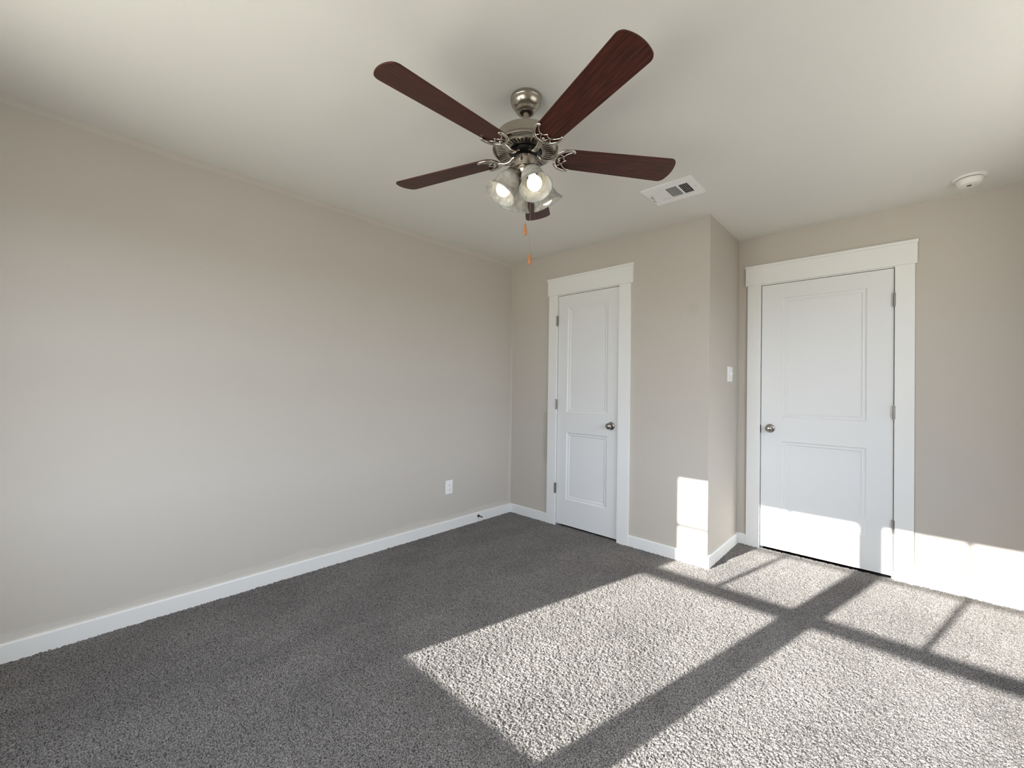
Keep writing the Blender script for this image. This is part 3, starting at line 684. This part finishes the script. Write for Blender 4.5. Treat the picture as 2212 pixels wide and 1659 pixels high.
# ------------------------------------------------------------------ ceiling air vent
vx0, vx1, vy0, vy1 = 1.642, 1.941, -0.630, -0.377
def vent():
    e = empty('air_vent', ((vx0+vx1)/2, (vy0+vy1)/2, H))
    tag(e, 'white rectangular air vent on the ceiling with three louvre banks', 'air vent')
    ox, oy = e.location.x, e.location.y
    bank_y = (-0.570 - oy, -0.437 - oy)
    banks = [(1.697 - ox, 1.757 - ox), (1.768 - ox, 1.834 - ox), (1.846 - ox, 1.899 - ox)]
    X0, X1_, Y0, Y1 = vx0-ox, vx1-ox, vy0-oy, vy1-oy; zb = -0.008
    bm = bmesh.new()
    xs = [X0+0.004, banks[0][0], banks[0][1], banks[1][0], banks[1][1], banks[2][0], banks[2][1], X1_-0.004]
    ys = [Y0+0.004, bank_y[0], bank_y[1], Y1-0.004]
    for i in range(7):
        for j in range(3):
            if j == 1 and i in (1, 3, 5): continue
            box(bm, (xs[i], ys[j], zb), (xs[i+1], ys[j+1], zb+0.0015))
    bmesh.ops.remove_doubles(bm, verts=bm.verts, dist=1e-6)
    # turned flange down to the ceiling
    for a, b in (((X0, Y0), (X1_, Y0+0.004)), ((X0, Y1-0.004), (X1_, Y1)), ((X0, Y0+0.004), (X0+0.004, Y1-0.004)), ((X1_-0.004, Y0+0.004), (X1_, Y1-0.004))):
        box(bm, (*a, zb+0.0005), (*b, 0.0))
    finish('face_plate', bm, plastic_m, e)
    # sheet metal boot above the openings, open below
    bm = bmesh.new(); b0, b1, b2, b3 = DU[0]-ox+0.001, DU[1]-ox-0.001, DU[2]-oy+0.001, DU[3]-oy-0.001; t_ = 0.0015; hz = 0.098
    box(bm, (b0, b2, 0.0), (b0+t_, b3, hz)); box(bm, (b1-t_, b2, 0.0), (b1, b3, hz)); box(bm, (b0, b2, 0.0), (b1, b2+t_, hz)); box(bm, (b0, b3-t_, 0.0), (b1, b3, hz)); box(bm, (b0, b2, hz-t_), (b1, b3, hz))
    finish('duct_boot', bm, vent_dark_m, e)
    def bank(k, n, along, lean, h, th=0.0008):
        bm = bmesh.new(); xa, xb = banks[k]
        for i in range(n):
            if along == 'y':
                w = (xb-xa)/n; x = xa + (i+0.5)*w
                q = ((x - lean*w, bank_y[0], zb+0.0004), (x - lean*w, bank_y[1], zb+0.0004), (x + lean*w, bank_y[1], zb+h), (x + lean*w, bank_y[0], zb+h))
            else:
                w = (bank_y[1]-bank_y[0])/n; y = bank_y[0] + (i+0.5)*w
                q = ((xa, y - lean*w, zb+0.0004), (xb, y - lean*w, zb+0.0004), (xb, y + lean*w, zb+h), (xa, y + lean*w, zb+h))
            bm.faces.new([bm.verts.new(p) for p in q])
        o = finish('louvre_bank', bm, plastic_m, e); md = o.modifiers.new('t', 'SOLIDIFY'); md.thickness = th; md.offset = 0
    bank(0, 5, 'y', 0.46, 0.007)
    bank(1, 12, 'x', 0.42, 0.008)
    bank(2, 5, 'y', -0.30, 0.008)
    bm = bmesh.new()
    for k in range(6):
        y = bank_y[0] + (k + 0.4) * (bank_y[1]-bank_y[0]) / 6
        box(bm, (banks[2][0], y, 0.004), (banks[2][1], y+0.002, 0.006))
    finish('damper_rods', bm, mat('galvanised_rod', (0.30, 0.30, 0.29), 0.5, 0.4), e)
    # lever and screws
    bm = bmesh.new(); lx = 1.668 - ox
    tube(bm, smoothpath([(lx, -0.535-oy, zb-0.001), (lx, -0.520-oy, zb-0.004), (lx+0.001, -0.500-oy, zb-0.005), (lx-0.004, -0.488-oy, zb-0.010), (lx+0.004, -0.470-oy, zb-0.016)], 4), 0.0016, 8)
    finish('damper_lever', bm, hinge_m, e, smooth=True)
    for sx_, sy_ in ((X0+0.014, -0.505-oy), (X1_-0.016, -0.500-oy)):
        bm = bmesh.new(); lathe(bm, [(0.0036, 0.0005), (0.0036, -0.001), (0.002, -0.002), (0, -0.0022)], 14, Matrix.Translation((sx_, sy_, zb))); finish('screw', bm, mat('zinc_screw', (0.42, 0.42, 0.41), 0.4, 0.6), e)
vent()

# ------------------------------------------------------------------ smoke detector
sd = empty('smoke_detector', (3.095, 0.420, H))
tag(sd, 'round white smoke detector on the ceiling near the alcove wall', 'smoke detector')
fl('base_ring', [(0, 0), (0.069, 0), (0.0708, -0.002), (0.0708, -0.005), (0.066, -0.009), (0.057, -0.011), (0, -0.011)], cream_m, parent=sd)
fl('shadow_gap', [(0.0512, -0.0105), (0.0512, -0.0150), (0, -0.0150)], black_m, parent=sd)
fl('cover', [(0, -0.0140), (0.0535, -0.0140), (0.0542, -0.018), (0.0530, -0.026), (0.0500, -0.036), (0.0450, -0.0435), (0.0425, -0.0450), (0.0395, -0.0442), (0.0370, -0.0452), (0.0180, -0.0468), (0, -0.0472)], cream_m, parent=sd)
bm = bmesh.new()
for i in range(5):
    box(bm, (-0.009, -0.008 + i*0.0036, -0.0480), (0.009, -0.0062 + i*0.0036, -0.0466))
finish('sounder_grille', bm, black_m, sd)
bm = bmesh.new(); lathe(bm, [(0.0035, -0.044), (0.0035, -0.0468), (0, -0.0471)], 12, Matrix.Translation((0.024, 0.010, 0.0005))); finish('test_light', bm, mat('grey_lens', (0.45, 0.45, 0.43), 0.3), sd)

# ------------------------------------------------------------------ outlet on the left wall
def rounded_plate(bm, M, w, h, t, r=0.004):
    pts = []
    for cx, cy, a in ((w/2-r, h/2-r, 0), (-w/2+r, h/2-r, PI/2), (-w/2+r, -h/2+r, PI), (w/2-r, -h/2+r, 1.5*PI)):
        for k in range(5): t_ = a + PI/2*k/4; pts.append((cx + r*math.cos(t_), cy + r*math.sin(t_)))
    rings = []
    for s, z in ((1.0, 0), (1.0, t*0.45), (1 - 0.0035/w*2, t)):
        rings.append([bm.verts.new(M @ Vector((x*s, y*s, z))) for x, y in pts])
    for a, b in zip(rings, rings[1:]):
        for i in range(len(pts)): bm.faces.new((a[i], a[(i+1) % len(pts)], b[(i+1) % len(pts)], b[i]))
    bm.faces.new(rings[-1]); bm.faces.new(rings[0][::-1])
def wallframe(p, n, upv=Vector((0, 0, 1))):
    n = Vector(n); x = upv.cross(n)
    return Matrix(((x.x, upv.x, n.x, p[0]), (x.y, upv.y, n.y, p[1]), (x.z, upv.z, n.z, p[2]), (0, 0, 0, 1)))
ou = empty('electrical_outlet', (0, 0, 0)); ou.matrix_world = wallframe((0, -0.772, 0.362), (1, 0, 0))
tag(ou, 'white duplex wall outlet on the left wall above the baseboard', 'outlet')
I4 = Matrix()
bm = bmesh.new(); rounded_plate(bm, I4, 0.074, 0.117, 0.006); finish('cover_plate', bm, plastic_m, ou)
for s in (1, -1):
    bm = bmesh.new(); rounded_plate(bm, Matrix.Translation((0, 0.0195*s, 0.0055)), 0.031, 0.027, 0.0025, 0.009); r = finish('receptacle', bm, plastic_m, ou)
    bm = bmesh.new()
    for x, hh in ((-0.0065, 0.0042), (0.0065, 0.0036)): box(bm, (x-0.0012, 0.0195*s+0.003-hh, 0.0075), (x+0.0012, 0.0195*s+0.003+hh, 0.0082))
    lathe(bm, [(0, 0.0075), (0.0027, 0.0075), (0.0027, 0.0082), (0, 0.0082)], 12, Matrix.Translation((0, 0.0195*s-0.0075, 0))); finish('contact_slots', bm, slot_m, r)
bm = bmesh.new(); lathe(bm, [(0.003, 0.0055), (0.003, 0.0068), (0, 0.0072)], 12); finish('screw', bm, plastic_m, ou)

# light switch on the return wall
sw = empty('light_switch', (0, 0, 0)); sw.matrix_world = wallframe((X1, 0.470, 1.347), (1, 0, 0))
tag(sw, 'white toggle light switch on the short return wall beside the wider door', 'light switch')
bm = bmesh.new(); rounded_plate(bm, I4, 0.114, 0.115, 0.006); finish('cover_plate', bm, plastic_m, sw)
for s in (-1, 1):
    bm = bmesh.new(); box(bm, (0.023*s-0.0052, -0.012, 0.0055), (0.023*s+0.0052, 0.012, 0.0065)); 
    vs = box(bm, (0.023*s-0.0042, -0.004, 0.0063), (0.023*s+0.0042, 0.005, 0.018))
    for v in vs[4:]: v.co.y += 0.006*s; v.co.x = 0.023*s + (v.co.x-0.023*s)*0.8
    finish('toggle', bm, plastic_m, sw)
for x in (-0.023, 0.023):
    for y in (-0.030, 0.030):
        bm = bmesh.new(); lathe(bm, [(0.0028, 0.0055), (0.0028, 0.0066), (0, 0.007)], 10, Matrix.Translation((x, y, 0))); finish('screw', bm, mat('grey_screw', (0.5, 0.5, 0.49), 0.4), sw)

# door stop on the left baseboard
ds = empty('door_stop', (0, 0, 0)); ds.matrix_world = wallframe((T, -0.440, 0.052), (1, 0, 0))
tag(ds, 'small dark metal door stop with white tip on the left baseboard', 'door stop')
st_m = mat('dark_bronze_stop', (0.035, 0.03, 0.027), 0.35, 0.8)
bm = bmesh.new(); lathe(bm, [(0, 0), (0.0125, 0), (0.0120, 0.003), (0.0080, 0.010), (0.0052, 0.018), (0, 0.018)], 24); finish('flange', bm, st_m, ds, smooth=True)
bm = bmesh.new(); lathe(bm, [(0, 0.015), (0.0048, 0.015), (0.0048, 0.060), (0.0060, 0.062), (0.0060, 0.066), (0, 0.066)], 20); finish('rod', bm, st_m, ds, smooth=True, auto=40)
bm = bmesh.new(); lathe(bm, [(0, 0.065), (0.0068, 0.065), (0.0072, 0.072), (0.0060, 0.078), (0, 0.079)], 20); finish('rubber_tip', bm, plastic_m, ds, smooth=True, auto=50)
